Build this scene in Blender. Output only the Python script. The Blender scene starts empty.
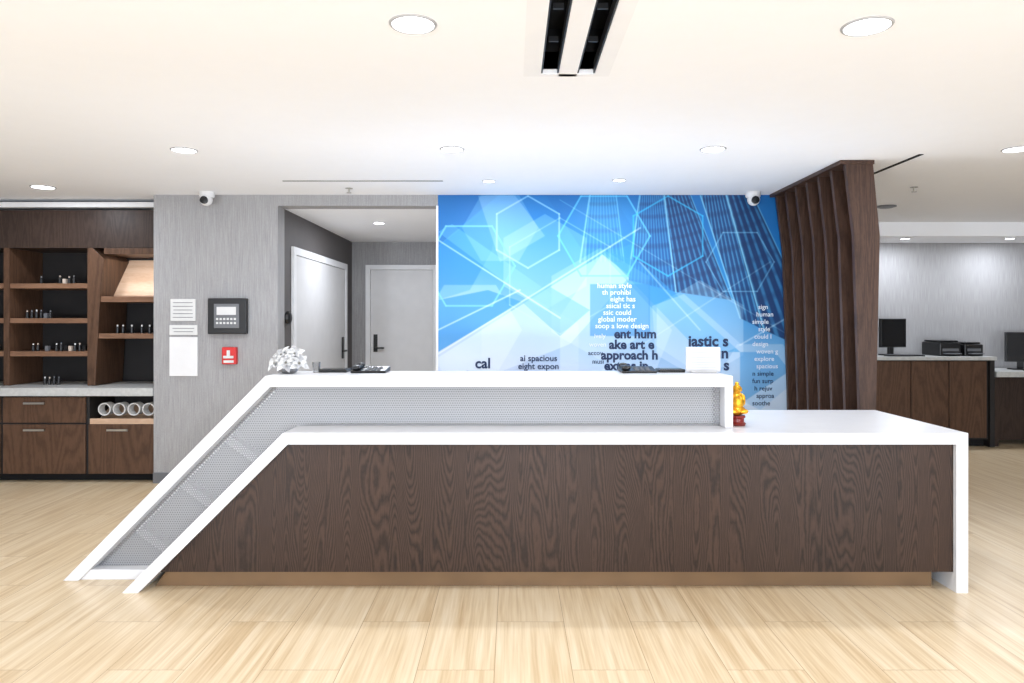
import bpy, math, random
import numpy as np
from mathutils import Matrix, Vector
random.seed(4)
scene = bpy.context.scene
COL = scene.collection
CEIL = 2.474

# ------------------------------------------------------------------ materials
def lin(c):
    out = []
    for v in c[:3]:
        v = v/255.0
        out.append(v/12.92 if v <= 0.04045 else ((v+0.055)/1.055)**2.4)
    return (out[0], out[1], out[2], 1.0)

def base_mat(name, rough=0.5, metal=0.0, color=(200,200,200)):
    m = bpy.data.materials.new(name); m.use_nodes = True
    b = m.node_tree.nodes['Principled BSDF']
    b.inputs['Base Color'].default_value = lin(color)
    b.inputs['Roughness'].default_value = rough
    b.inputs['Metallic'].default_value = metal
    return m, m.node_tree, b

def N(nt, t, **kw):
    n = nt.nodes.new(t)
    for k, v in kw.items(): setattr(n, k, v)
    return n

def mth(nt, op, a, b=None, c=None):
    n = nt.nodes.new('ShaderNodeMath'); n.operation = op
    for i, v in enumerate((a, b, c)):
        if v is None: continue
        if isinstance(v, (int, float)): n.inputs[i].default_value = v
        else: nt.links.new(v, n.inputs[i])
    return n.outputs[0]

def ramp(nt, fac, stops, interp='LINEAR'):
    r = nt.nodes.new('ShaderNodeValToRGB'); r.color_ramp.interpolation = interp
    el = r.color_ramp.elements
    while len(el) < len(stops): el.new(0.5)
    for e, (p, c) in zip(el, stops):
        e.position = p; e.color = lin(c)
    nt.links.new(fac, r.inputs[0])
    return r.outputs[0]

def plain(name, color, rough=0.5, metal=0.0, var=0.03, scale=8):
    """solid paint with a very slight procedural mottling"""
    m, nt, b = base_mat(name, rough, metal, color)
    tc = N(nt, 'ShaderNodeTexCoord'); no = N(nt, 'ShaderNodeTexNoise')
    no.inputs['Scale'].default_value = scale
    nt.links.new(tc.outputs['Object'], no.inputs['Vector'])
    lo = tuple(max(0, c*(1-var)) for c in color); hi = tuple(min(255, c*(1+var)) for c in color)
    nt.links.new(ramp(nt, no.outputs[0], [(0.3, lo), (0.7, hi)]), b.inputs['Base Color'])
    return m

def emis(name, color, strength):
    m, nt, b = base_mat(name, 0.5, 0, color)
    b.inputs['Emission Color'].default_value = lin(color)
    b.inputs['Emission Strength'].default_value = strength
    return m

def wood(name, stops, plank=0.235, freq=22, zs=0.55, xs=3.2, rough=0.42, fine=0.35, horizontal=False, pores=260, sfreq=0.7):
    m, nt, b = base_mat(name, rough)
    tc = N(nt, 'ShaderNodeTexCoord'); sp = N(nt, 'ShaderNodeSeparateXYZ')
    nt.links.new(tc.outputs['Object'], sp.inputs[0])
    u0 = mth(nt, 'ADD', sp.outputs[0], sp.outputs[1]); v0 = sp.outputs[2]
    if horizontal: u0, v0 = v0, u0
    cell = mth(nt, 'FLOOR', mth(nt, 'DIVIDE', u0, plank))
    u = mth(nt, 'MULTIPLY', u0, xs)
    cv = N(nt, 'ShaderNodeCombineXYZ')
    nt.links.new(mth(nt, 'ADD', u, mth(nt, 'MULTIPLY', cell, 7.31)), cv.inputs[0])
    nt.links.new(mth(nt, 'MULTIPLY', v0, zs), cv.inputs[1])
    nt.links.new(mth(nt, 'MULTIPLY', cell, 3.7), cv.inputs[2])
    n1 = N(nt, 'ShaderNodeTexNoise'); n1.inputs['Scale'].default_value = 1.0
    n1.inputs['Detail'].default_value = 1.0; n1.inputs['Roughness'].default_value = 0.3
    nt.links.new(cv.outputs[0], n1.inputs['Vector'])
    # small wobble so the contours are ragged like oak
    cw = N(nt, 'ShaderNodeCombineXYZ')
    nt.links.new(mth(nt, 'MULTIPLY', u0, 60), cw.inputs[0]); nt.links.new(mth(nt, 'MULTIPLY', v0, 22), cw.inputs[1])
    nt.links.new(mth(nt, 'MULTIPLY', cell, 1.9), cw.inputs[2])
    n2 = N(nt, 'ShaderNodeTexNoise'); n2.inputs['Scale'].default_value = 1.0; n2.inputs['Detail'].default_value = 3
    nt.links.new(cw.outputs[0], n2.inputs['Vector'])
    k = mth(nt, 'ADD', mth(nt, 'MULTIPLY', n1.outputs[0], freq*6.283), mth(nt, 'MULTIPLY', n2.outputs[0], 5.0))
    s = mth(nt, 'MULTIPLY_ADD', mth(nt, 'SINE', k), 0.5, 0.5)
    s = mth(nt, 'POWER', s, sfreq)
    # pores
    cp = N(nt, 'ShaderNodeCombineXYZ')
    nt.links.new(mth(nt, 'MULTIPLY', u0, pores), cp.inputs[0]); nt.links.new(mth(nt, 'MULTIPLY', v0, 9), cp.inputs[1])
    n3 = N(nt, 'ShaderNodeTexNoise'); n3.inputs['Scale'].default_value = 1.0; n3.inputs['Detail'].default_value = 3
    nt.links.new(cp.outputs[0], n3.inputs['Vector'])
    f = mth(nt, 'ADD', mth(nt, 'MULTIPLY', s, 1-fine), mth(nt, 'MULTIPLY', n3.outputs[0], fine))
    wn = N(nt, 'ShaderNodeTexWhiteNoise', noise_dimensions='1D'); nt.links.new(cell, wn.inputs['W'])
    f = mth(nt, 'ADD', f, mth(nt, 'MULTIPLY', mth(nt, 'SUBTRACT', wn.outputs[0], 0.5), 0.08))
    nt.links.new(ramp(nt, f, stops), b.inputs['Base Color'])
    bp = N(nt, 'ShaderNodeBump'); bp.inputs['Strength'].default_value = 0.06; bp.inputs['Distance'].default_value = 0.001
    nt.links.new(f, bp.inputs['Height']); nt.links.new(bp.outputs[0], b.inputs['Normal'])
    b.inputs['Specular IOR Level'].default_value = 0.25
    return m

M_white = plain('solid_surface_white', (224,224,226), 0.28, var=0.01)
M_ceil = plain('ceiling_paint', (250,251,254), 0.85, var=0.003)
M_whitep = plain('white_paint', (230,230,231), 0.5, var=0.01)
M_door = plain('door_paint', (214,213,213), 0.5, var=0.01)
M_trimring = plain('downlight_trim', (176,176,178), 0.5, var=0.01)
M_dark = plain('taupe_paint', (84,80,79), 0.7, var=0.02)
M_black = plain('black_plastic', (18,18,20), 0.35, var=0.05)
M_blackm = plain('black_matte', (8,8,9), 0.9, var=0.05)
M_cavity = plain('shelf_back', (28,25,25), 0.7, var=0.05)
M_grey = plain('grey_plastic', (108,110,114), 0.45)
M_screen = plain('screen_glass', (12,13,16), 0.12)
M_metal = plain('brushed_steel', (190,188,182), 0.3, 1.0)
M_bronze = plain('bronze_kick', (120,96,70), 0.42, 0.6, var=0.08, scale=3)
M_red = plain('alarm_red', (205,38,35), 0.4)
M_paper = plain('paper', (218,218,217), 0.7, var=0.02)
M_gold = plain('gold_leaf', (226,168,44), 0.28, 0.8, var=0.12, scale=60)
M_stone = plain('grey_counter_stone', (190,191,189), 0.35, var=0.04, scale=30)
M_navy = plain('print_navy', (22,44,84), 0.6)
M_pwhite = plain('print_white', (226,234,244), 0.6)
M_tile = plain('item_cream', (205,190,175), 0.5)
M_lamp = emis('lamp_lens', (255,255,255), 8.0)
M_led_dot = plain('led_dot_white', (240,240,240), 0.4)  # plain white standing in for bright LED dots on the desk slope

M_woodD = wood('dark_oak_veneer', [(0.15,(25,17,13)),(0.45,(46,33,25)),(0.85,(74,54,42))], plank=0.44, freq=44, zs=0.75, xs=6.5, fine=0.62, sfreq=0.6, pores=420)
M_woodF = wood('dark_oak_fin', [(0.15,(46,33,27)),(0.5,(68,50,41)),(0.9,(90,68,56))], plank=0.9, freq=16, zs=0.35, xs=8, fine=0.75)
M_woodFshade = wood('shaded_oak_backing', [(0.15,(12,9,8)),(0.5,(18,13,11)),(0.9,(26,19,16))], plank=0.9, freq=16, zs=0.35, xs=8, fine=0.6)  # near-black colour paints in the shadow between the fins
M_woodH = wood('dark_header_veneer', [(0.15,(42,33,28)),(0.5,(56,44,38)),(0.9,(70,56,49))], plank=0.6, freq=20, zs=0.5, xs=6, fine=0.7)
M_woodC = wood('walnut_cabinet', [(0.15,(64,46,33)),(0.5,(84,61,46)),(0.9,(102,76,58))], plank=0.7, freq=16, zs=0.5, xs=5, fine=0.7)
M_woodS = wood('shelf_edge_oak', [(0.15,(104,76,57)),(0.5,(122,91,70)),(0.9,(140,107,84))], plank=0.5, freq=12, zs=0.5, xs=5, fine=0.7, horizontal=True)
M_woodL = wood('light_oak_display', [(0.15,(184,152,126)),(0.5,(198,168,142)),(0.9,(208,182,158))], plank=0.5, freq=6, zs=0.5, xs=5, fine=0.7, horizontal=True)

def wallcover(name, c1, c2):
    m, nt, b = base_mat(name, 0.75)
    tc = N(nt, 'ShaderNodeTexCoord')
    outs = []
    for sc in ((260,260,5),(90,90,320)):
        mp = N(nt, 'ShaderNodeMapping'); mp.inputs['Scale'].default_value = sc
        nt.links.new(tc.outputs['Object'], mp.inputs[0])
        n = N(nt, 'ShaderNodeTexNoise'); n.inputs['Scale'].default_value = 1; n.inputs['Detail'].default_value = 3
        nt.links.new(mp.outputs[0], n.inputs['Vector']); outs.append(n.outputs[0])
    f = mth(nt, 'ADD', mth(nt, 'MULTIPLY', outs[0], 0.6), mth(nt, 'MULTIPLY', outs[1], 0.4))
    nt.links.new(ramp(nt, f, [(0.3, c1), (0.7, c2)]), b.inputs['Base Color'])
    return m
M_wallg = wallcover('grey_wallcovering', (134,133,134), (180,179,180))

def floor_mat():
    m, nt, b = base_mat('wood_look_tile', 0.30)
    tc = N(nt, 'ShaderNodeTexCoord')
    mp = N(nt, 'ShaderNodeMapping'); mp.inputs['Rotation'].default_value = (0, 0, math.radians(90))
    mp.inputs['Location'].default_value = (0.12, 0.07, 0)
    nt.links.new(tc.outputs['Object'], mp.inputs[0])
    br = N(nt, 'ShaderNodeTexBrick'); br.offset = 0.5
    br.inputs['Scale'].default_value = 1; br.inputs['Brick Width'].default_value = 0.92
    br.inputs['Row Height'].default_value = 0.31; br.inputs['Mortar Size'].default_value = 0.0016
    br.inputs['Mortar Smooth'].default_value = 0.2
    br.inputs['Color1'].default_value = (0,0,0,1); br.inputs['Color2'].default_value = (1,1,1,1)
    br.inputs['Mortar'].default_value = (0.5,0.5,0.5,1)
    nt.links.new(mp.outputs[0], br.inputs['Vector'])
    bw = N(nt, 'ShaderNodeRGBToBW'); nt.links.new(br.outputs['Color'], bw.inputs[0])
    sp = N(nt, 'ShaderNodeSeparateXYZ'); nt.links.new(tc.outputs['Object'], sp.inputs[0])
    def streak(xs, ys, det):
        cv = N(nt, 'ShaderNodeCombineXYZ')
        nt.links.new(mth(nt, 'MULTIPLY', sp.outputs[0], xs), cv.inputs[0])
        nt.links.new(mth(nt, 'MULTIPLY', sp.outputs[1], ys), cv.inputs[1])
        nt.links.new(mth(nt, 'MULTIPLY', bw.outputs[0], 23.0), cv.inputs[2])
        n = N(nt, 'ShaderNodeTexNoise'); n.inputs['Scale'].default_value = 1; n.inputs['Detail'].default_value = det
        n.inputs['Distortion'].default_value = 0.15
        nt.links.new(cv.outputs[0], n.inputs['Vector']); return n.outputs[0]
    f = mth(nt, 'ADD', mth(nt, 'MULTIPLY', streak(28, 1.1, 3), 0.55), mth(nt, 'MULTIPLY', streak(100, 2.5, 3), 0.45))
    f = mth(nt, 'ADD', f, mth(nt, 'MULTIPLY', mth(nt, 'SUBTRACT', bw.outputs[0], 0.5), 0.07))
    c = ramp(nt, f, [(0.28,(190,162,124)),(0.42,(209,185,148)),(0.55,(222,202,169)),(0.72,(232,216,189))])
    mx = N(nt, 'ShaderNodeMix', data_type='RGBA')
    nt.links.new(br.outputs['Fac'], mx.inputs['Factor']); nt.links.new(c, mx.inputs[6])
    mx.inputs[7].default_value = lin((172,143,106))
    nt.links.new(mx.outputs[2], b.inputs['Base Color'])
    return m
M_floor = floor_mat()

def perf_mat():
    m, nt, b = base_mat('perforated_metal', 0.45, 0.2, (160,160,162))
    tc = N(nt, 'ShaderNodeTexCoord'); sp = N(nt, 'ShaderNodeSeparateXYZ'); nt.links.new(tc.outputs['Object'], sp.inputs[0])
    p = 0.0125
    row = mth(nt, 'FLOOR', mth(nt, 'DIVIDE', sp.outputs[2], p))
    sh = mth(nt, 'MULTIPLY', mth(nt, 'MODULO', mth(nt, 'ABSOLUTE', row), 2), 0.5)
    fx = mth(nt, 'SUBTRACT', mth(nt, 'FRACT', mth(nt, 'ADD', mth(nt, 'DIVIDE', mth(nt, 'ADD', sp.outputs[0], 20), p), sh)), 0.5)
    fz = mth(nt, 'SUBTRACT', mth(nt, 'FRACT', mth(nt, 'DIVIDE', sp.outputs[2], p)), 0.5)
    d = mth(nt, 'SQRT', mth(nt, 'ADD', mth(nt, 'MULTIPLY', fx, fx), mth(nt, 'MULTIPLY', fz, fz)))
    hole = mth(nt, 'LESS_THAN', d, 0.27)
    tr = N(nt, 'ShaderNodeBsdfTransparent'); mx = N(nt, 'ShaderNodeMixShader')
    nt.links.new(hole, mx.inputs[0]); nt.links.new(b.outputs[0], mx.inputs[1]); nt.links.new(tr.outputs[0], mx.inputs[2])
    nt.links.new(mx.outputs[0], nt.nodes['Material Output'].inputs[0])
    return m
M_perf = perf_mat()
M_backp = plain('desk_core_panel', (104,104,105), 0.6)

# ------------------------------------------------------------------ builders
def empty(name, loc):
    e = bpy.data.objects.new(name, None); e.location = loc; e.empty_display_size = 0.1
    COL.objects.link(e); return e

def put(name, verts, faces, mats, parent=None, midx=None, bevel=0, smooth=False):
    me = bpy.data.meshes.new(name); me.from_pydata([tuple(v) for v in verts], [], faces); me.update()
    for m in (mats if isinstance(mats, (list, tuple)) else [mats]): me.materials.append(m)
    if midx: me.polygons.foreach_set('material_index', midx)
    if smooth: me.polygons.foreach_set('use_smooth', [True]*len(faces))
    o = bpy.data.objects.new(name, me); COL.objects.link(o)
    if parent:
        o.parent = parent; o.matrix_parent_inverse = Matrix.Translation(parent.location).inverted()
    if bevel:
        bm = o.modifiers.new('bevel', 'BEVEL'); bm.width = bevel; bm.segments = 2; bm.limit_method = 'ANGLE'
    return o

class Geo:
    def __init__(s): s.v=[]; s.f=[]; s.m=[]
    def add(s, vs, fs, mi=0):
        o=len(s.v); s.v += [tuple(v) for v in vs]; s.f += [[i+o for i in f] for f in fs]; s.m += [mi]*len(fs)
        return s
    def box(s, x0,x1,y0,y1,z0,z1, mi=0, rot=None, piv=None):
        vs=[Vector(p) for p in ((x0,y0,z0),(x1,y0,z0),(x1,y1,z0),(x0,y1,z0),(x0,y0,z1),(x1,y0,z1),(x1,y1,z1),(x0,y1,z1))]
        if rot is not None:
            c = Vector(piv) if piv else Vector(((x0+x1)/2,(y0+y1)/2,(z0+z1)/2))
            vs=[rot@(v-c)+c for v in vs]
        return s.add(vs, [(0,3,2,1),(4,5,6,7),(0,1,5,4),(1,2,6,5),(2,3,7,6),(3,0,4,7)], mi)
    def prism(s, pts, y0, y1, mi=0):   # polygon in XZ, counter-clockwise seen from -Y
        n=len(pts)
        vs=[(x,y0,z) for x,z in pts]+[(x,y1,z) for x,z in pts]
        fs=[list(range(n)), list(range(2*n-1,n-1,-1))]
        for i in range(n):
            j=(i+1)%n; fs.append((j,i,i+n,j+n))
        return s.add(vs, fs, mi)
    def lathe(s, c, prof, mi=0, seg=24, axis='Z', caps=True):
        vs=[]; fs=[]
        for r,h in prof:
            for k in range(seg):
                a=2*math.pi*k/seg; p=(r*math.cos(a), r*math.sin(a), h)
                if axis=='Y': p=(p[0],p[2],p[1])
                if axis=='X': p=(p[2],p[0],p[1])
                vs.append((c[0]+p[0],c[1]+p[1],c[2]+p[2]))
        for i in range(len(prof)-1):
            for k in range(seg):
                k2=(k+1)%seg; fs.append((i*seg+k,i*seg+k2,(i+1)*seg+k2,(i+1)*seg+k))
        if caps:
            fs.append(list(range(seg-1,-1,-1))); fs.append([(len(prof)-1)*seg+k for k in range(seg)])
        return s.add(vs, fs, mi)
    def ball(s, c, r, mi=0, seg=16, rings=10):
        prof=[(math.sin(math.pi*i/rings)+1e-4, -math.cos(math.pi*i/rings)) for i in range(rings+1)]
        if isinstance(r,(int,float)): r=(r,r,r)
        vs=[];fs=[]
        for a,h in prof:
            for k in range(seg):
                t=2*math.pi*k/seg; vs.append((c[0]+r[0]*a*math.cos(t), c[1]+r[1]*a*math.sin(t), c[2]+r[2]*h))
        for i in range(rings):
            for k in range(seg):
                k2=(k+1)%seg; fs.append((i*seg+k,i*seg+k2,(i+1)*seg+k2,(i+1)*seg+k))
        return s.add(vs,fs,mi)
    def obj(s, name, mats, parent=None, bevel=0, smooth=False):
        o=put(name, s.v, s.f, mats, parent, s.m, bevel, False)
        if smooth:
            o.data.polygons.foreach_set('use_smooth',[True]*len(s.f))
            try: o.data.set_sharp_from_angle(angle=math.radians(38))
            except Exception: pass
        return o

def box(name, x0,x1,y0,y1,z0,z1, mat, parent=None, bevel=0):
    return Geo().box(x0,x1,y0,y1,z0,z1).obj(name, mat, parent, bevel)

# ------------------------------------------------------------------ room shell
box('floor', -5.8,7.4,-4.2,9.3,-0.1,0.0, M_floor)
g = Geo()
SX0,SX1,SY0,SY1 = 0.07,0.405,0.9,3.15
g.box(-5.8,SX0,-4.2,6.18,CEIL,CEIL+0.1); g.box(SX1,7.4,-4.2,6.18,CEIL,CEIL+0.1)
g.box(SX0,SX1,-4.2,SY0,CEIL,CEIL+0.1); g.box(SX0,SX1,SY1,6.18,CEIL,CEIL+0.1)
g.box(-5.8,-3.076,6.18,6.9,CEIL,CEIL+0.1); g.box(2.45,7.4,6.18,7.9,CEIL,CEIL+0.1)
g.box(-3.076,2.45,6.18,6.4,CEIL,CEIL+0.1)
g.obj('ceiling', M_ceil)
box('ceiling_hall', -2.01,-0.45,6.36,9.04,2.38,2.44, M_ceil)
Geo().box(-3.076,-2.01,6.18,6.36,0,CEIL).obj('wall_left_front', M_wallg)
box('wall_header', -2.01,-0.636,6.18,6.36,2.38,CEIL, M_wallg)
box('wall_center', -0.636,2.45,6.184,6.36,0,CEIL, M_whitep)
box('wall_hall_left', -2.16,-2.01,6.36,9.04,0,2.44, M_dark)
box('wall_hall_right', -0.45,-0.3,6.36,9.04,0,2.44, M_wallg)
box('wall_hall_back', -2.16,-0.3,9.04,9.2,0,2.44, M_wallg)
box('wall_alcove_back', -5.8,-3.076,6.9,7.0,0,CEIL, M_wallg)
box('wall_alcove_side', -3.076,-2.96,6.36,6.9,0,CEIL, M_wallg)
box('wall_left', -5.9,-5.8,-4.2,7.0,0,CEIL, M_wallg)
box('wall_right', 7.4,7.5,-4.2,8.7,0,CEIL, M_wallg)
box('wall_right_back', 2.45,7.4,8.6,8.7,0,2.5, M_wallg)
box('wall_right_return', 2.45,2.57,6.36,8.6,0,CEIL, M_wallg)
Geo().box(2.57,7.4,7.9,8.6,2.32,CEIL+0.1).obj('ceiling_soffit', M_ceil)
# storefront behind the photographer
g = Geo(); g.box(-5.8,7.4,-4.3,-4.2,0,0.12); g.box(-5.8,7.4,-4.3,-4.2,2.4,CEIL+0.1)
for i in range(7):
    x=-5.8+i*2.17; g.box(x,x+0.08,-4.3,-4.2,0.12,2.4)
g.obj('window_1', M_black)
box('trim_1', -5.8,-3.08,6.38,6.9,2.40,2.445, M_whitep)
box('baseboard_left', -3.076,-2.01,6.168,6.18,0,0.09, M_grey)
box('baseboard_center', -0.636,2.2,6.168,6.182,0,0.09, M_grey)
box('trim_2', -0.65,-0.632,6.165,6.36,0,2.38, M_whitep)

# ------------------------------------------------------------------ mural
def mural():
    S=116.5; X0=438; X1=797; Y0=194; Y1=483; st=0.56
    xs=np.arange(X0,X1+st,st); ys=np.arange(Y0,Y1+st,st)
    px,py=np.meshgrid(xs,ys)
    t=np.clip((py-194)/190.0,0,1)
    col=np.zeros(px.shape+(3,))
    stops=[(0,(18,104,176)),(0.28,(30,124,194)),(0.52,(72,146,204)),(0.75,(128,170,212)),(1.0,(172,190,218))]
    tt=np.clip(t-(px-600)/180.0*0.18,0,1)
    for ch in range(3):
        col[...,ch]=np.interp(tt,[s[0] for s in stops],[s[1][ch] for s in stops])
    def blend(a,c):
        nonlocal col
        a=np.clip(a,0,1)[...,None]; col=col*(1-a)+np.array(c,float)*a
    def poly(pts):
        m=np.ones(px.shape)
        area=sum(pts[i][0]*pts[(i+1)%len(pts)][1]-pts[(i+1)%len(pts)][0]*pts[i][1] for i in range(len(pts)))
        sg=1 if area>0 else -1
        for i in range(len(pts)):
            ax,ay=pts[i]; bx,by=pts[(i+1)%len(pts)]
            l=math.hypot(bx-ax,by-ay)
            d=((bx-ax)*(py-ay)-(by-ay)*(px-ax))/l*sg
            m*=np.clip(d/0.9+0.5,0,1)
        return m
    def seg(a,b,w):
        ax,ay=a; bx,by=b; dx,dy=bx-ax,by-ay; l2=dx*dx+dy*dy
        u=np.clip(((px-ax)*dx+(py-ay)*dy)/l2,0,1)
        d=np.hypot(px-ax-u*dx,py-ay-u*dy)
        return np.clip(w/2-d+0.5,0,1)
    def hexa(cx,cy,r,rot=0):
        return [(cx+r*math.cos(math.radians(rot+60*k)),cy+r*math.sin(math.radians(rot+60*k))) for k in range(6)]
    W=(240,246,252)
    # deep blue patches
    blend(poly([(438,194),(500,194),(438,246)])*0.6,(14,94,166))
    blend(poly([(438,246),(500,200),(492,250),(470,290),(438,300)])*0.5,(22,116,188))
    blend(poly([(545,194),(612,194),(640,240),(590,262)])*0.4,(10,98,172))
    # glass towers seen from below: facades converge towards the sky (vx,vy above the wall)
    def tower(vx,vy,pts,nrib,dark,light,al,rf=1.0):
        m=poly(pts); ang=np.arctan2(px-vx,py-vy); r=np.hypot(px-vx,py-vy)
        rib=0.5+0.5*np.sin(ang*nrib)
        fl=0.5+0.5*np.sin(60*rf*np.log(np.maximum(r,5)))
        blend(m*al,dark)
        blend(m*np.clip(rib*2-0.9,0,1)*al*0.6,light)
        blend(m*np.clip(fl*2-1.2,0,1)*al*0.45,(8,44,92))
        a,b=pts[0],pts[-1]; blend(seg(a,b,1.4)*0.7,(150,214,242)); a,b=pts[1],pts[2]; blend(seg(a,b,1.2)*0.5,(150,214,242))
    tower(648,90,[(640,194),(664,194),(676,292),(628,280)],330,(16,82,146),(94,176,224),0.85)
    tower(648,90,[(664,194),(690,194),(732,300),(676,292)],210,(8,54,108),(84,164,214),0.94,1.3)
    tower(690,60,[(700,194),(726,194),(764,330),(740,318)],300,(10,62,118),(100,178,224),0.94,1.0)
    tower(690,60,[(726,194),(752,194),(797,290),(797,345),(764,330)],170,(6,48,98),(78,156,208),0.95,1.2)
    tower(600,90,[(590,194),(616,194),(624,262),(580,262)],260,(30,116,182),(116,192,232),0.6)
    # translucent hexagons
    for cx,cy,r,rot,al,c in [(545,262,48,30,0.20,W),(600,304,56,30,0.18,W),(470,330,52,0,0.22,W),
                             (700,330,50,30,0.24,W),(500,228,38,0,0.22,(196,216,242)),(760,384,46,0,0.28,W),(604,236,46,0,0.14,(120,208,246)),(530,352,56,30,0.20,(206,214,236))]:
        blend(poly(hexa(cx,cy,r,rot))*al,c)
    # facets
    blend(poly([(478,196),(514,194),(545,236),(500,262)])*0.30,(176,206,238))
    blend(poly([(438,232),(452,224),(560,300),(545,312)])*0.28,(140,200,238))
    blend(poly([(438,356),(545,290),(602,254),(630,276),(570,344),(500,372),(438,380)])*0.32,W)
    blend(poly([(560,316),(602,254),(672,330),(640,410),(560,400)])*0.22,W)
    blend(poly([(438,300),(488,290),(522,302),(438,352)])*0.8,(58,138,206))
    blend(poly([(522,302),(545,284),(590,310),(560,336)])*0.5,(98,164,220))
    blend(poly([(602,250),(640,262),(740,352),(700,352),(640,290)])*0.55,(50,142,208))
    blend(poly([(652,306),(684,294),(742,345),(690,368),(655,345)])*0.32,(200,222,244))
    blend(poly([(740,352),(775,352),(797,380),(760,410),(740,400)])*0.5,(56,138,204))
    blend(poly([(740,404),(797,366),(797,430),(740,430)])*0.55,(220,230,244))
    blend(np.clip((py-335)/90,0,1)*0.20*(px<735),(200,210,232))
    blend(poly([(590,284),(650,284),(650,336),(590,336)])*0.5,(46,124,194))
    # hexagon outlines / thin lines
    for cx,cy,r,rot,w,al,c in [(469,266,46,0,1.6,0.8,(120,196,238)),(528,232,36,30,1.5,0.6,(180,218,246)),
                           (604,236,46,0,1.5,0.7,(110,204,244)),(668,236,40,30,1.4,0.7,(64,190,240)),
                           (740,262,34,0,1.2,0.5,(150,206,240)),(560,276,58,30,1.1,0.35,(190,220,244))]:
        h=hexa(cx,cy,r,rot)
        for k in range(6): blend(seg(h[k],h[(k+1)%6],w)*al,c)
    for a,b,w,al in [((438,240),(560,318),1.5,.45),((438,354),(640,228),1.5,.45),((560,200),(797,340),1.1,.2),
                     ((600,372),(770,262),1.1,.25),((438,330),(520,290),1.4,.5),((640,262),(700,330),1.6,.3),((740,345),(797,312),1.4,.4)]:
        blend(seg(a,b,w)*al,W)
    v=col/255.0; linc=np.where(v<=0.04045,v/12.92,((v+0.055)/1.055)**2.4)
    ny,nx=px.shape
    WX=(px-512)/S; WZ=1.4+(320-py)/S; WZ=np.clip(WZ,0.0,CEIL-0.001)
    co=np.stack([WX,np.full_like(WX,6.178),WZ],-1).reshape(-1,3).astype(np.float32)
    idx=np.arange(ny*nx).reshape(ny,nx)
    q=np.stack([idx[:-1,:-1],idx[1:,:-1],idx[1:,1:],idx[:-1,1:]],-1).reshape(-1,4).astype(np.int32)
    me=bpy.data.meshes.new('mural')
    me.vertices.add(len(co)); me.vertices.foreach_set('co',co.ravel())
    me.loops.add(q.size); me.loops.foreach_set('vertex_index',q.ravel())
    me.polygons.add(len(q)); me.polygons.foreach_set('loop_start',np.arange(0,q.size,4,dtype=np.int32))
    try: me.polygons.foreach_set('loop_total',np.full(len(q),4,dtype=np.int32))
    except Exception: pass
    me.update(calc_edges=True)
    ca=me.color_attributes.new('paint','FLOAT_COLOR','POINT')
    rgba=np.concatenate([linc.reshape(-1,3),np.ones((ny*nx,1))],1).astype(np.float32)
    ca.data.foreach_set('color',rgba.ravel())
    m,nt,b=base_mat('mural_print',0.55)
    at=N(nt,'ShaderNodeAttribute'); at.attribute_name='paint'; nt.links.new(at.outputs['Color'],b.inputs['Base Color'])
    me.materials.append(m)
    o=bpy.data.objects.new('wall_mural',me); COL.objects.link(o)
    def text(s,x,y,sz,mat,wide=0.0):
        cu=bpy.data.curves.new('lettering','FONT'); cu.body=s; cu.size=sz/S; cu.offset=wide/S; cu.resolution_u=3
        cu.materials.append(mat)
        t=bpy.data.objects.new('lettering',cu); COL.objects.link(t)
        t.location=((x-512)/S,6.174,1.4+(320-y)/S); t.rotation_euler=(math.pi/2,0,0)
        t.parent=o
    NV,PW=M_navy,M_pwhite
    text('cal',475,368,14.5,NV,.35); text('laiast',466,381,14.5,NV,.35)
    for i,s in enumerate(['ai spacious','eight expon','ous fun surpri','loved design']): text(s,[520,518,516,518][i],361+i*8,8.6,NV,.12)
    for i,s in enumerate(['human style','th prohibi','eight has','ssical tic s','ssic could','global moder','soop a love design']):
        text(s,[597,602,610,606,603,598,595][i],288+i*6.7,7.2,PW,.1)
    for i,s in enumerate(['ively','woven','accov','musi']): text(s,[594,589,588,592][i],338+i*8.5,6.4,NV if i>1 else PW,.05)
    for i,s in enumerate(['ent hum','ake art e','approach h','extras in']):
        text(s,[614,609,601,604][i],338+i*10.6,12.6,NV,.45)
    for i,s in enumerate(['iastic s','n fun','er s','astic']): text(s,[688,698,706,694][i],346+i*12,15,NV,.5)
    for i,s in enumerate(['sign','human','simple','style','could l','design','woven g','explore','spacious','n simple','fun surp','h rejuv','approa','soothe']):
        text(s,[758,756,752,758,754,752,756,754,756,752,752,754,756,752][i],309+i*7.4,6.4,PW if i<9 else NV,.05)
    return o
mural()

# ------------------------------------------------------------------ reception desk
D = empty('reception_desk', (0,4.1,0))
def slab(x0,xc,xe,zt,t):
    dx,dz=xc-x0,zt; Ln=math.hypot(dx,dz); xi=x0+t/(dz/Ln); ic=xi+(zt-t)*dx/dz
    return xi,ic
# upper tier
ux0,uxc,uxe,uz,ut=-2.41,-1.324,1.186,1.10,0.06
xi,ic=slab(ux0,uxc,uxe,uz,ut)
g=Geo(); g.prism([(ux0,0),(xi,0),(ic,uz-ut),(uxe-0.045,uz-ut),(uxe-0.045,0.82),(uxe,0.82),(uxe,uz),(uxc,uz)],3.86,4.24)
g.obj('upper_counter', M_white, D, bevel=0.004)
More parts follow.
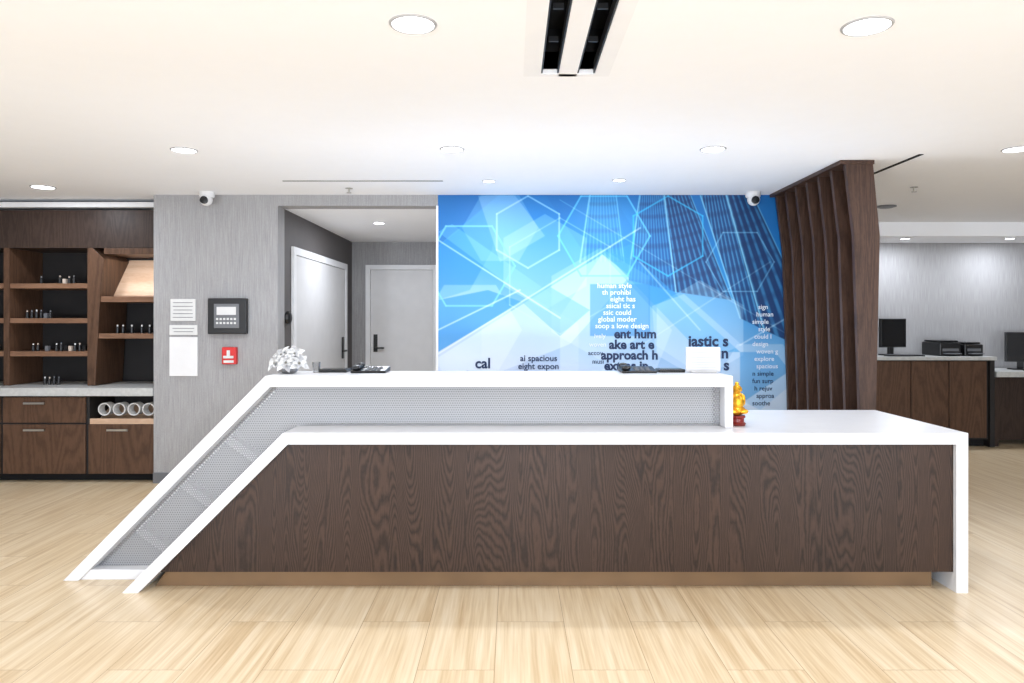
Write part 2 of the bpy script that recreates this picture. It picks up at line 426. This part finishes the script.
# lower tier
lx0,lxc,lxe,lz,lt=-2.0,-1.174,2.338,0.82,0.058
xj,jc=slab(lx0,lxc,lxe,lz,lt)
g=Geo(); g.prism([(lx0,0),(xj,0),(jc,lz-lt),(-1.0,lz-lt),(-1.0,lz),(lxc,lz)],3.69,3.95)
g.obj('lower_slope', M_white, D, bevel=0.0)
g=Geo(); g.prism([(-1.001,lz-lt),(lxe-0.06,lz-lt),(lxe-0.06,0),(lxe,0),(lxe,lz),(-1.001,lz)],3.69,4.64)
g.obj('lower_counter', M_white, D, bevel=0.0)
# wood front
zb=0.10; kx=xj+zb*(lxc-lx0)/lz
Geo().prism([(kx+0.002,zb),(lxe-0.062,zb),(lxe-0.062,lz-lt-0.002),(jc+0.002,lz-lt-0.002)],3.715,3.76).obj('wood_front', M_woodD, D)
Geo().prism([(xj+0.04,0),(lxe-0.13,0),(lxe-0.13,zb),(kx+0.01,zb)],3.79,3.81).obj('kick_plate', M_bronze, D)
# perforated infill + core
ins=0.002
Geo().prism([(xi+ins,0.05),(xj+0.05,0.05),(jc+0.1,lz-0.03),(uxe-0.047,lz-0.03),(uxe-0.047,uz-ut-ins),(ic+ins,uz-ut-ins)],3.952,3.955).obj('perforated_panel', M_perf, D)
Geo().prism([(xi+ins,0.0),(xj+0.3,0.0),(jc+0.3,lz-0.06),(uxe-0.047,lz-0.06),(uxe-0.047,uz-ut-ins),(ic+ins,uz-ut-ins)],4.06,4.08).obj('core_panel', M_backp, D)
Geo().prism([(xi-0.02,0.0),(xj-0.02,0.0),(xj+0.03,0.055),(xi+0.035,0.055)],3.88,3.951).obj('foot_plinth', M_white, D, bevel=0.003)
g=Geo(); g.box(-0.95,2.2,4.1,4.6,0.1,0.75)
for i in range(4): g.box(-0.9+i*0.78,-0.16+i*0.78,4.6,4.62,0.13,0.72)
g.obj('staff_cabinets', M_woodD, D, bevel=0.003)
# white bars imitating the pale reflections in the perforated slope
g=Geo(); dirx,dirz=(uxc-ux0),(uz)
Ld=math.hypot(dirx,dirz); nx_,nz_=dirz/Ld,-dirx/Ld
for f in (0.26,0.50,0.74):
    cx=xi+(ic-xi)*f; cz=(uz-ut)*f
    a=(cx+0.01,cz-0.01); b_=(cx+0.34,cz-0.25)
    dx,dz=b_[0]-a[0],b_[1]-a[1]; l=math.hypot(dx,dz); qx,qz=dz/l*0.045,-dx/l*0.045
    g.prism([a,(a[0]+qx,a[1]+qz),(b_[0]+qx,b_[1]+qz),b_],3.975,4.05)
g.obj('slope_reflections', M_white, D)
# small white beads imitating the bright LED dots along the slope
g=Geo()
for i in range(60):
    f=0.25+0.73*i/59; cx=xi+(ic-xi)*f+0.02*nx_; cz=(uz-ut)*f+0.02*nz_
    g.box(cx-0.003,cx+0.003,3.945,3.952,cz-0.003,cz+0.003)
g.obj('led_dots', M_led_dot, D)

# ------------------------------------------------------------------ wooden fin screen
F = empty('wood_fin_screen', (2.4,5.5,0))
zs=[CEIL-0.002,1.97,0.81,0.0]; LX=[2.235,2.295,2.335,2.35]; RX=[2.42,2.468,2.443,2.43]
nf=7
for i in range(nf):
    y=4.83+i*(6.09-4.83)/(nf-1)
    pts=[(LX[3],0),(RX[3],0),(RX[2],zs[2]),(RX[1],zs[1]),(RX[0],zs[0]),(LX[0],zs[0]),(LX[1],zs[1]),(LX[2],zs[2])]
    Geo().prism(pts,y,y+0.038).obj('fin_%d'%(i+1), M_woodF, F, bevel=0.001)
Geo().box(2.20,2.43,4.825,6.15,CEIL-0.028,CEIL-0.002).obj('head_rail', M_woodF, F, bevel=0.002)
o_=0.025
Geo().prism([(RX[3]-o_,0),(RX[3]-0.002,0),(RX[2]-0.002,zs[2]),(RX[1]-0.002,zs[1]),(RX[0]-0.002,zs[0]),(RX[0]-o_,zs[0]),(RX[1]-o_,zs[1]),(RX[2]-o_,zs[2])],4.85,6.16).obj('backing', M_woodFshade, F)

# ------------------------------------------------------------------ hall doors
def door_y(name, x0,x1,y,zt):    # facing -Y
    e=empty(name,((x0+x1)/2,y,0)); fw=0.06
    g=Geo(); g.box(x0,x0+fw,y-0.03,y,0,zt); g.box(x1-fw,x1,y-0.03,y,0,zt); g.box(x0+fw,x1-fw,y-0.03,y,zt-fw,zt)
    g.obj('frame',M_whitep,e,bevel=0.003)
    box('leaf',x0+fw+0.004,x1-fw-0.004,y-0.016,y-0.002,0.01,zt-fw-0.004,M_door,e)
    g=Geo(); g.box(x0+0.10,x0+0.15,y-0.022,y-0.016,1.0,1.22); g.lathe((x0+0.125,y-0.05,1.05),[(0.012,-0.03),(0.012,0.03)],axis='Y')
    g.box(x0+0.115,x0+0.24,y-0.075,y-0.055,1.04,1.06)
    g.obj('handle',M_black,e,smooth=True)
door_y('door_1',-1.835,-0.93,9.04,2.09)
e=empty('door_2',(-2.0,7.6,0)); X=-2.01
g=Geo(); g.box(X,X+0.03,6.55,6.62,0,2.07); g.box(X,X+0.03,8.60,8.67,0,2.07); g.box(X,X+0.03,6.62,8.60,2.0,2.07); g.obj('frame',M_whitep,e,bevel=0.003)
box('leaf',X+0.002,X+0.018,6.625,8.595,0.01,1.995,M_door,e)
g=Geo(); g.box(X+0.018,X+0.03,8.42,8.5,0.95,1.2); g.box(X+0.05,X+0.07,8.3,8.48,1.03,1.05); g.box(X+0.02,X+0.07,8.45,8.48,1.03,1.05); g.obj('handle',M_black,e)
g=Geo(); g.lathe((X,6.42,1.42),[(0.055,0.001),(0.06,0.01),(0.055,0.03),(0.035,0.04)],axis='X'); g.obj('wall_sounder',M_black,smooth=True)

# ------------------------------------------------------------------ wall mounted things (left wall plane y=6.18, 116.5 px/m)
def wx(px,s=116.5): return (px-512)/s
def wz(py,s=116.5): return 1.4+(320-py)/s
def notice(name,x0,x1,y0,y1,lines,mat=M_paper):
    e=empty(name,((wx(x0)+wx(x1))/2,6.17,wz(y1)))
    box('sheet',wx(x0),wx(x1),6.168,6.179,wz(y1),wz(y0),mat,e,bevel=0.002)
    if lines:
        g=Geo(); n=lines; h=(wz(y0)-wz(y1))
        for i in range(n):
            z=wz(y0)-h*(i+1)/(n+1); a=0.02+0.02*random.random()
            g.box(wx(x0)+a,wx(x1)-a,6.166,6.1685,z-0.0025,z+0.0025)
        g.obj('text_lines',M_grey,e)
notice('wall_notice',171,196,299,321,5); notice('wall_notice',170,198,325,335,2)
notice('wall_access_panel',170,198,337,376,0,M_whitep)
e=empty('fire_alarm_annunciator',(wx(229.5),6.15,wz(334)))
box('housing',wx(210.5),wx(248.5),6.12,6.179,wz(334),wz(298.5),M_black,e,bevel=0.006)
box('bezel',wx(217),wx(242),6.112,6.12,wz(328),wz(304),M_grey,e,bevel=0.004)
box('display',wx(220),wx(239),6.108,6.112,wz(315),wz(307),M_paper,e)
g=Geo()
for i in range(6):
    for j in range(2): g.box(wx(219.5+i*3.5),wx(221.5+i*3.5),6.107,6.112,wz(320+j*4),wz(318+j*4))
g.obj('buttons',M_paper,e)
e=empty('fire_pull_station',(wx(231),6.15,wz(364)))
box('body',wx(224),wx(238),6.13,6.179,wz(364),wz(347),M_red,e,bevel=0.006)
g=Geo(); g.box(wx(226),wx(236),6.115,6.13,wz(358),wz(355.5)); g.box(wx(229.5),wx(232.5),6.115,6.13,wz(355.5),wz(350)); g.obj('pull_handle',M_paper,e,bevel=0.003)
box('label',wx(226),wx(236),6.126,6.13,wz(362.5),wz(360),M_paper,e)

# ------------------------------------------------------------------ market shelving (left)
K = empty('display_cabinet',(-4.1,6.4,0))
g=Geo(); g.box(-5.3,-3.09,6.30,6.86,0,0.07); g.obj('toe_kick',M_blackm,K)
g=Geo(); g.box(-5.3,-3.66,6.22,6.86,0.07,0.745); g.box(-3.66,-3.085,6.22,6.86,0.07,0.50); g.box(-3.66,-3.085,6.6,6.86,0.5,0.745)
g.box(-3.655,-3.64,6.205,6.6,0.5,0.745); g.obj('carcass',M_cavity,K)
Geo().box(-5.3,-3.08,6.17,6.88,0.747,0.816).obj('countertop',M_stone,K,bevel=0.004)
g=Geo()
for x0,x1 in ((-5.28,-4.41),(-4.385,-3.675)):
    g.box(x0,x1,6.20,6.22,0.515,0.735); g.box(x0,x1,6.20,6.22,0.075,0.50)
g.box(-3.648,-3.085,6.20,6.22,0.075,0.50)
g.obj('drawer_fronts',M_woodC,K,bevel=0.003)
g=Geo()
for cx,cz in ((-4.1,0.685),(-4.1,0.455),(-3.385,0.455),(-4.85,0.685),(-4.85,0.455)):
    g.box(cx-0.09,cx+0.09,6.168,6.178,cz-0.008,cz+0.008); g.box(cx-0.08,cx-0.068,6.178,6.2,cz-0.005,cz+0.005); g.box(cx+0.068,cx+0.08,6.178,6.2,cz-0.005,cz+0.005)
g.obj('bar_pulls',M_metal,K)
# niche: tilted tray with round bins
R=Matrix.Rotation(math.radians(28),3,'X')
g=Geo(); g.box(-3.638,-3.09,6.24,6.56,0.54,0.555,rot=R); g.box(-3.638,-3.088,6.205,6.225,0.503,0.55); g.obj('niche_tray',M_woodL,K)
g=Geo()
for i in range(4):
    cx=-3.54+i*0.128
    g.lathe((cx,6.28,0.625),[(0.055,0.06),(0.055,-0.03),(0.046,-0.03),(0.044,0.055)],axis='Y',caps=False)
g.obj('niche_bins',M_paper,K,smooth=True)
# upper unit
FR=6.40
Geo().box(-5.3,-3.085,FR,6.88,2.04,2.378).obj('header',M_woodH,K,bevel=0.003)
Geo().box(-5.3,-3.085,6.86,6.88,0.817,2.04).obj('back_panel',M_cavity,K)
g=Geo()
for x0,x1 in ((-5.3,-5.25),(-4.52,-4.47),(-3.775,-3.725)): g.box(x0,x1,FR,6.86,0.817,2.04)
g.obj('uprights',M_woodC,K,bevel=0.002)
g=Geo()
for x0,x1 in ((-5.25,-4.52),(-4.47,-3.775)):
    for z in (1.70,1.39,1.095): g.box(x0,x1,FR+0.01,6.86,z-0.018,z+0.026)
g.box(-3.70,-3.085,FR,6.86,1.56,1.61); g.box(-3.70,-3.085,FR,6.86,1.235,1.28)
g.obj('shelves',M_woodS,K,bevel=0.002)
# angled left cheek of the feature bay + soffit board
Geo().prism([(-3.723,0.818),(-3.70,0.818),(-3.655,1.60),(-3.62,1.945),(-3.723,2.038)],FR-0.012,6.84).obj('angled_cheek',M_woodC,K,bevel=0.002)
Geo().box(-3.62,-3.085,FR-0.012,6.84,1.985,2.038).obj('bay_soffit',M_woodC,K,bevel=0.002)
g=Geo(); g.add([(-3.652,FR+0.20,1.612),(-3.085,FR+0.20,1.612),(-3.085,6.84,1.945),(-3.622,6.84,1.945),(-3.65,FR+0.20,1.625),(-3.085,FR+0.20,1.625),(-3.085,6.82,1.965),(-3.622,6.82,1.965)],
 [(0,3,2,1),(4,5,6,7),(0,1,5,4),(1,2,6,5),(2,3,7,6),(3,0,4,7)]); g.obj('slanted_display',M_woodL,K)
# goods: rows of small dark bottles and packs with pale caps
g=Geo()
def bottle(x,y,z,r,h,mi,cap):
    g.lathe((x,y,z),[(r,0),(r,h*.7),(r*.45,h*.82)],mi,seg=12); g.lathe((x,y,z+h*.82),[(r*.5,0),(r*.5,h*.2)],cap,seg=10)
for z,rng in ((1.726,(0.30,0.85)),(1.416,(0.10,0.45)),(1.121,(0.12,0.92)),(0.8165,(0.35,0.6))):
    for (a,b) in ((-5.22,-4.55),(-4.44,-3.80)):
        x=a+(b-a)*rng[0]; xe=a+(b-a)*rng[1]
        while x<xe:
            t=random.random()
            if t<0.55: bottle(x,6.5,z,0.013,0.065+0.01*random.random(),1,random.choice([0,2,3]))
            elif t<0.75: g.box(x-0.014,x+0.014,6.49,6.52,z,z+0.045,random.choice([1,3,2]))
            x+=0.042
for x in (-3.56,-3.51,-3.43,-3.34,-3.27,-3.19): bottle(x,6.5,1.28,0.014,0.075,1,0)
g.obj('shelf_goods',[M_paper,M_black,M_tile,M_grey],K)

# ------------------------------------------------------------------ business centre (right)
C = empty('credenza',(4.4,8.2,0))
Geo().box(3.2,5.24,8.0,8.58,0,0.08).obj('plinth',M_blackm,C)
Geo().box(3.2,5.26,7.96,8.58,0.08,0.955).obj('carcass',M_cavity,C)
g=Geo()
for i in range(4):
    x1=5.235-i*0.42; g.box(x1-0.41,x1,7.94,7.96,0.1,0.945)
g.obj('door_fronts',M_woodC,C,bevel=0.003)
Geo().box(5.26,5.31,7.92,8.58,0,0.955).obj('end_panel',M_cavity,C)
Geo().box(3.2,5.33,7.91,8.59,0.957,0.995).obj('top',M_stone,C,bevel=0.003)
C2 = empty('computer_desk',(6.2,8.2,0))
Geo().box(5.34,7.3,7.93,8.58,0.77,0.83).obj('top',M_stone,C2,bevel=0.003)
g=Geo(); g.box(5.34,5.38,7.96,8.56,0,0.77); g.box(7.24,7.28,7.96,8.56,0,0.77); g.box(5.38,7.24,8.1,8.13,0.05,0.77); g.obj('frame',M_woodH,C2)

def monitor(cx,y,z,w,h,yaw=0):
    e=empty('computer_monitor',(cx,y,z))
    Rz=Matrix.Rotation(yaw,3,'Z'); pv=(cx,y,z)
    g=Geo(); g.box(cx-w/2,cx+w/2,y-0.02,y+0.02,z+0.09,z+0.09+h,rot=Rz,piv=pv); g.obj('bezel',M_black,e,bevel=0.004)
    g=Geo(); g.box(cx-w/2+0.012,cx+w/2-0.012,y-0.022,y-0.019,z+0.105,z+0.078+h,rot=Rz,piv=pv); g.obj('screen',M_screen,e)
    g=Geo(); g.box(cx-0.03,cx+0.03,y+0.015,y+0.05,z+0.01,z+0.22,rot=Rz,piv=pv); g.box(cx-0.11,cx+0.11,y-0.06,y+0.10,z,z+0.012,rot=Rz,piv=pv); g.obj('stand',M_black,e,bevel=0.003)
    return e
monitor(4.36,8.25,0.996,0.34,0.33,math.radians(14)); monitor(5.84,8.25,0.831,0.34,0.34,math.radians(-12))
def keyboard(cx,y,z):
    e=empty('keyboard',(cx,y,z)); box('base',cx-0.2,cx+0.2,y-0.06,y+0.06,z,z+0.015,M_black,e,bevel=0.003)
    g=Geo()
    for r in range(4):
        for k in range(14): g.box(cx-0.19+k*0.027,cx-0.168+k*0.027,y-0.05+r*0.026,y-0.029+r*0.026,z+0.015,z+0.021)
    g.obj('keys',M_grey,e)
keyboard(4.38,8.04,0.996); keyboard(5.95,8.05,0.831)
def printer(x0,x1,h):
    e=empty('printer',((x0+x1)/2,8.25,0.996))
    g=Geo(); g.box(x0,x1,8.08,8.44,0.996,0.996+h); g.box(x0+0.015,x1-0.015,8.10,8.42,0.999+h,1.02+h); g.obj('body',M_black,e,bevel=0.01)
    g=Geo(); g.box(x0+0.04,x1-0.04,8.0,8.09,1.02,1.03); g.box(x0+0.03,x1-0.03,8.075,8.082,1.05,1.08); g.obj('paper_tray',M_grey,e)
printer(4.80,5.04,.15); printer(5.08,5.29,.13)

# ------------------------------------------------------------------ items on desk
Zc=1.101
def phone(cx,y):
    e=empty('desk_telephone',(cx,y,Zc))
    g=Geo(); g.add([(cx-0.1,y-0.08,Zc),(cx+0.1,y-0.08,Zc),(cx+0.1,y+0.08,Zc),(cx-0.1,y+0.08,Zc),(cx-0.1,y-0.08,Zc+0.012),(cx+0.1,y-0.08,Zc+0.012),(cx+0.1,y+0.08,Zc+0.03),(cx-0.1,y+0.08,Zc+0.03)],
        [(0,3,2,1),(4,5,6,7),(0,1,5,4),(1,2,6,5),(2,3,7,6),(3,0,4,7)]); g.obj('base',M_black,e,bevel=0.005)
    g=Geo(); g.box(cx-0.092,cx-0.052,y-0.07,y+0.075,Zc+0.024,Zc+0.04); g.ball((cx-0.072,y-0.055,Zc+0.028),(0.026,0.026,0.014)); g.ball((cx-0.072,y+0.06,Zc+0.037),(0.026,0.026,0.014)); g.obj('handset',M_black,e,smooth=True)
    g=Geo()
    for r in range(4):
        for k in range(3): g.box(cx-0.02+k*0.032,cx+0.002+k*0.032,y-0.06+r*0.026,y-0.044+r*0.026,Zc+0.014+r*0.003,Zc+0.019+r*0.003)
    g.obj('keys',M_grey,e)
phone((371-512)/174.0,4.13); phone((637-512)/174.0,4.13)
def pad(cx,y,w):
    e=empty('signature_pad',(cx,y,Zc)); box('body',cx-w/2,cx+w/2,y-0.06,y+0.06,Zc,Zc+0.018,M_black,e,bevel=0.004)
    box('screen',cx-w/2+0.015,cx+w/2-0.015,y-0.03,y+0.045,Zc+0.018,Zc+0.02,M_screen,e)
pad((336-512)/172.0,4.16,0.16); pad((669-512)/172.0,4.16,0.15)
# tumbler
g=Geo(); g.lathe(((316-512)/176.0,4.1,Zc),[(0.018,0),(0.024,0.06),(0.022,0.06),(0.016,0.004)],seg=24); 
mg=bpy.data.materials.new('glass'); mg.use_nodes=True; bb=mg.node_tree.nodes['Principled BSDF']; bb.inputs['Transmission Weight'].default_value=1; bb.inputs['Roughness'].default_value=0.03
g.obj('glass_tumbler',mg,smooth=True)
# tablet stand (white)
e=empty('tablet_stand',((703-512)/176.0,4.1,Zc)); cx=(703-512)/176.0
M_tab=plain('tablet_shell',(204,204,206),0.5)
box('panel',cx-0.098,cx+0.098,4.08,4.10,Zc+0.004,Zc+0.145,M_tab,e,bevel=0.006)
g=Geo()
for i in range(7): g.box(cx-0.07,cx+0.07,4.0785,4.0805,Zc+0.03+i*0.014,Zc+0.032+i*0.014)
g.obj('vents',plain('vent_light',(172,173,176),0.5),e); box('foot',cx-0.07,cx+0.07,4.06,4.18,Zc,Zc+0.01,M_tab,e,bevel=0.003)
# white flower arrangement: several blooms of pointed petals over a low bowl
fx=(288-512)/178.0
E=empty('white_flower_arrangement',(fx,4.06,Zc))
g=Geo(); g.lathe((fx,4.06,Zc),[(0.035,0),(0.05,0.012),(0.055,0.03),(0.05,0.03),(0.04,0.012)],seg=28); g.obj('bowl',plain('bowl_silver',(150,150,152),0.25,0.6),E,smooth=True)
g=Geo()
def bloom(c,axis,R,n=6):
    axis=Vector(axis).normalized(); t1=axis.orthogonal().normalized(); t2=axis.cross(t1)
    for layer,(sc,lift) in enumerate(((1.0,0.15),(0.65,0.6))):
        for k in range(n):
            a=2*math.pi*(k+0.5*layer)/n+random.uniform(-.15,.15); d=t1*math.cos(a)+t2*math.sin(a); s=axis.cross(d)
            vs=[];m_=6
            for i in range(m_+1):
                u=i/m_; w=R*0.25*math.sin(math.pi*min(1,0.10+u*0.90))**0.9*sc+0.0004
                p=c+d*(R*sc*u)+axis*(R*lift*sc*math.sin(u*2.2)*0.6)
                vs+=[p-s*w+axis*w*0.5,p,p+s*w+axis*w*0.5]
            if min(v.z for v in vs)<Zc+0.004: continue
            fs=[]
            for i in range(m_): fs+=[(3*i,3*i+1,3*i+4,3*i+3),(3*i+1,3*i+2,3*i+5,3*i+4)]
            g.add(vs,fs,(layer+k)%3)
    g.ball(c+axis*0.008,(0.007,0.007,0.007),3,8,6)
for dx,dy,dz,ax in ((-0.065,-0.03,0.055,(-.7,-.8,.4)),(0.0,-0.05,0.06,(0.05,-1,.5)),(0.065,-0.03,0.055,(.7,-.8,.4)),
                   (-0.035,-0.01,0.10,(-.5,-.8,.8)),(0.035,-0.01,0.105,(.4,-.8,.9)),(0.0,0.04,0.11,(0,.3,1))):
    bloom(Vector((fx+dx,4.06+dy,Zc+dz)),ax,0.066)
o=g.obj('blooms',[plain('petal_white',(222,222,220),0.6),plain('petal_shade',(176,176,178),0.6),plain('petal_mid',(200,200,200),0.6),plain('flower_eye',(120,118,108),0.6)],E)
# golden figurine
E=empty('gold_figurine',(1.245,3.97,0.821)); cx,cy,z0=1.240,3.97,0.821
g=Geo(); g.lathe((cx,cy,z0),[(0.044,0),(0.048,0.012),(0.038,0.02),(0.038,0.038),(0.046,0.045),(0.042,0.055)],seg=28); g.obj('red_base',plain('lacquer_red',(120,28,20),0.3),E,smooth=True)
g=Geo(); z=z0+0.055; q=0.93
def gb(dx,dy,dz,r): g.ball((cx+dx*q,cy+dy*q,z+dz*q),tuple(k*q for k in r))
gb(0,0,0.03,(0.05,0.042,0.032)); gb(0,-0.012,0.075,(0.038,0.034,0.045)); gb(0,0,0.115,(0.034,0.026,0.025))
gb(-0.034,-0.01,0.09,(0.014,0.016,0.035)); gb(0.034,-0.01,0.09,(0.014,0.016,0.035))
gb(-0.03,-0.032,0.025,(0.028,0.022,0.016)); gb(0.03,-0.032,0.025,(0.028,0.022,0.016))
gb(0,0,0.155,(0.025,0.025,0.028)); gb(-0.025,0,0.152,(0.006,0.009,0.014)); gb(0.025,0,0.152,(0.006,0.009,0.014))
gb(0,-0.024,0.152,(0.005,0.006,0.007)); gb(0,0,0.186,(0.012,0.012,0.012))
o=g.obj('seated_figure',M_gold,E,smooth=True); rm=o.modifiers.new('r','REMESH'); rm.mode='VOXEL'; rm.voxel_size=0.0022; rm.use_smooth_shade=True

# ------------------------------------------------------------------ ceiling fixtures
def downlight(px,py,dia,watts,zc=CEIL,name='recessed_downlight',f=720.0):
    d=f*(zc-1.4)/(320-py); x=(px-512)*d/f
    e=empty(name,(x,d,zc)); r=dia/2
    g=Geo(); g.lathe((x,d,zc),[(r*0.90,-0.001),(r*0.91,-0.006),(r,-0.005),(r*1.04,-0.0005)],seg=40,caps=False); g.obj('trim_ring',M_trimring,e,smooth=True)
    g=Geo(); g.lathe((x,d,zc),[(r*0.90,-0.003),(r*0.90,-0.001)],seg=40); g.obj('lens',M_lamp,e)
    if watts:
        la=bpy.data.lights.new('lamp','AREA'); la.shape='DISK'; la.size=dia*0.8; la.energy=watts; la.color=(0.99,0.995,1.0)
        lo=bpy.data.objects.new('lamp',la); COL.objects.link(lo); lo.location=(x,d,zc-0.012); lo.parent=e; lo.matrix_parent_inverse=Matrix.Translation(e.location).inverted()
W=11
for p in [(413,24,.168,W),(867,26,.174,W),(184,150,.158,W),(452,149,.148,W),(713,149,.158,W),(43,187,.18,W),(1017,149,.165,W),(489,181,.10,7),(619,180,.10,7)]:
    downlight(*p)
def dl_xy(x,y,w):
    downlight(512+x*720/ y, 320-720*(CEIL-1.4)/y, .178, w)
for x,y in ((-3.2,2.6),(4.2,2.6)): dl_xy(x,y,W)
for x in (-3.2,-0.9,1.4,3.7):
    for y in (0.6,): dl_xy(x,y,W)
downlight(379,223,.12,18,2.38)
downlight(905,238.5,.11,12,2.32); downlight(1010,238.5,.11,12,2.32)
# unseen fill lights added for the ceiling: three behind camera, two on staff side
def ceiling_fill(x,y,z,e_,tilt,size=0.5):
    la=bpy.data.lights.new('ceiling_fill','AREA'); la.shape='DISK'; la.size=size; la.energy=e_; la.color=(0.94,0.97,1.0)
    lo=bpy.data.objects.new('ceiling_fill',la); COL.objects.link(lo); lo.location=(x,y,z)
    lo.rotation_euler=(math.radians(180-tilt),0,0)
for x,y in ((-3.4,-2.4),(0.3,-2.6),(4.2,-2.4)): ceiling_fill(x,y,0.5,108,62)
ceiling_fill(-0.9,4.95,0.2,10,0,0.5); ceiling_fill(1.5,4.95,0.2,10,0,0.5)
# linear diffuser
e=empty('linear_slot_diffuser',(0.24,2.0,CEIL))
g=Geo(); zt=CEIL-0.002
sl=[(0.126,0.204),(0.283,0.361)]
g.box(0.05,0.126,SY0-0.02,3.17,zt,CEIL+0.02); g.box(0.204,0.283,SY0-0.02,3.17,zt,CEIL+0.02); g.box(0.361,0.425,SY0-0.02,3.17,zt,CEIL+0.02)
g.box(0.126,0.361,3.14,3.17,zt,CEIL+0.02); g.box(0.126,0.361,SY0-0.02,SY0+0.02,zt,CEIL+0.02)
g.obj('frame',plain('diffuser_frame',(243,244,247),0.7,var=0.005),e)
g=Geo(); g.box(0.07,0.405,SY0,SY1,CEIL+0.2,CEIL+0.21); g.box(0.068,0.07,SY0,SY1,CEIL+0.022,CEIL+0.21); g.box(0.405,0.407,SY0,SY1,CEIL+0.022,CEIL+0.21)
g.box(0.07,0.405,SY1,SY1+0.002,CEIL+0.022,CEIL+0.21); g.box(0.07,0.405,SY0-0.002,SY0,CEIL+0.022,CEIL+0.21); g.box(0.235,0.25,SY0,SY1,CEIL+0.022,CEIL+0.2); g.obj('plenum',M_blackm,e)
g=Geo()
for a,b in sl:
    for xx in (a+0.001,b-0.007): g.box(xx,xx+0.006,SY0+0.02,3.14,CEIL+0.002,CEIL+0.05)
    y=SY0+0.15
    while y<3.1: g.box(a+0.02,b-0.02,y,y+0.012,CEIL+0.03,CEIL+0.05); y+=0.3
g.obj('vanes',plain('vane_dark',(34,35,37),0.5),e)
Geo().box(-1.77,-0.533,5.55,5.565,CEIL-0.003,CEIL).obj('air_slot',M_blackm)
Geo().box(2.635,2.665,4.66,5.95,CEIL-0.003,CEIL).obj('air_slot.001',M_blackm)
def sprinkler(px,py):
    d=720*(CEIL-1.4)/(320-py); x=(px-512)*d/720
    g=Geo(); g.lathe((x,d,CEIL),[(0.03,-0.001),(0.03,-0.006),(0.008,-0.01),(0.008,-0.035),(0.02,-0.037),(0.02,-0.041)],seg=20); g.obj('fire_sprinkler',M_metal,smooth=True)
sprinkler(349,188); sprinkler(914,187)
d=720*1.074/(320-206); x=(886-512)*d/720
g=Geo(); g.lathe((x,d,CEIL),[(0.09,-0.001),(0.09,-0.01),(0.05,-0.02)],seg=28); g.obj('ceiling_speaker',M_grey,smooth=True)
def dome(px):
    x=(px-512)/119.0; y=6.05
    e=empty('security_camera',(x,y,CEIL))
    g=Geo(); g.lathe((x,y,CEIL),[(0.062,-0.001),(0.062,-0.035),(0.055,-0.045)],seg=28); g.obj('mount',M_whitep,e,smooth=True)
    g=Geo(); g.ball((x,y-0.015,CEIL-0.065),(0.052,0.052,0.052)); g.obj('ball_housing',M_whitep,e,smooth=True)
    g=Geo(); g.lathe((x,y-0.05,CEIL-0.075),[(0.032,0.0),(0.032,-0.02),(0.022,-0.023)],seg=20,axis='Y'); g.obj('lens',M_black,e,smooth=True)
dome(207); dome(753)
# under-header light in the lit bay
la=bpy.data.lights.new('bay_light','AREA'); la.shape='RECTANGLE'; la.size=0.45; la.size_y=0.03; la.energy=2.0; la.color=(1,0.95,0.88)
lo=bpy.data.objects.new('bay_light',la); COL.objects.link(lo); lo.location=(-3.34,6.45,1.978)
lo.rotation_euler=(math.radians(30),0,0)

# ------------------------------------------------------------------ world + camera
w=bpy.data.worlds.new('daylight'); scene.world=w; w.use_nodes=True
bg=w.node_tree.nodes['Background']; bg.inputs[0].default_value=(0.92,0.96,1.0,1); bg.inputs[1].default_value=2.2
cam=bpy.data.cameras.new('camera'); co=bpy.data.objects.new('camera',cam); COL.objects.link(co)
co.location=(0,0,1.4); co.rotation_euler=(math.pi/2,0,0)
cam.sensor_width=36; cam.lens=720/1024*36; cam.shift_y=-21.5/1024; cam.clip_start=0.05
scene.camera=co
vs=scene.view_settings
vs.view_transform='Standard'
vs.exposure=0.0
try:
    vs.use_white_balance=True; vs.white_balance_temperature=6000; vs.white_balance_tint=10
except Exception as ex:
    print('no wb', ex)
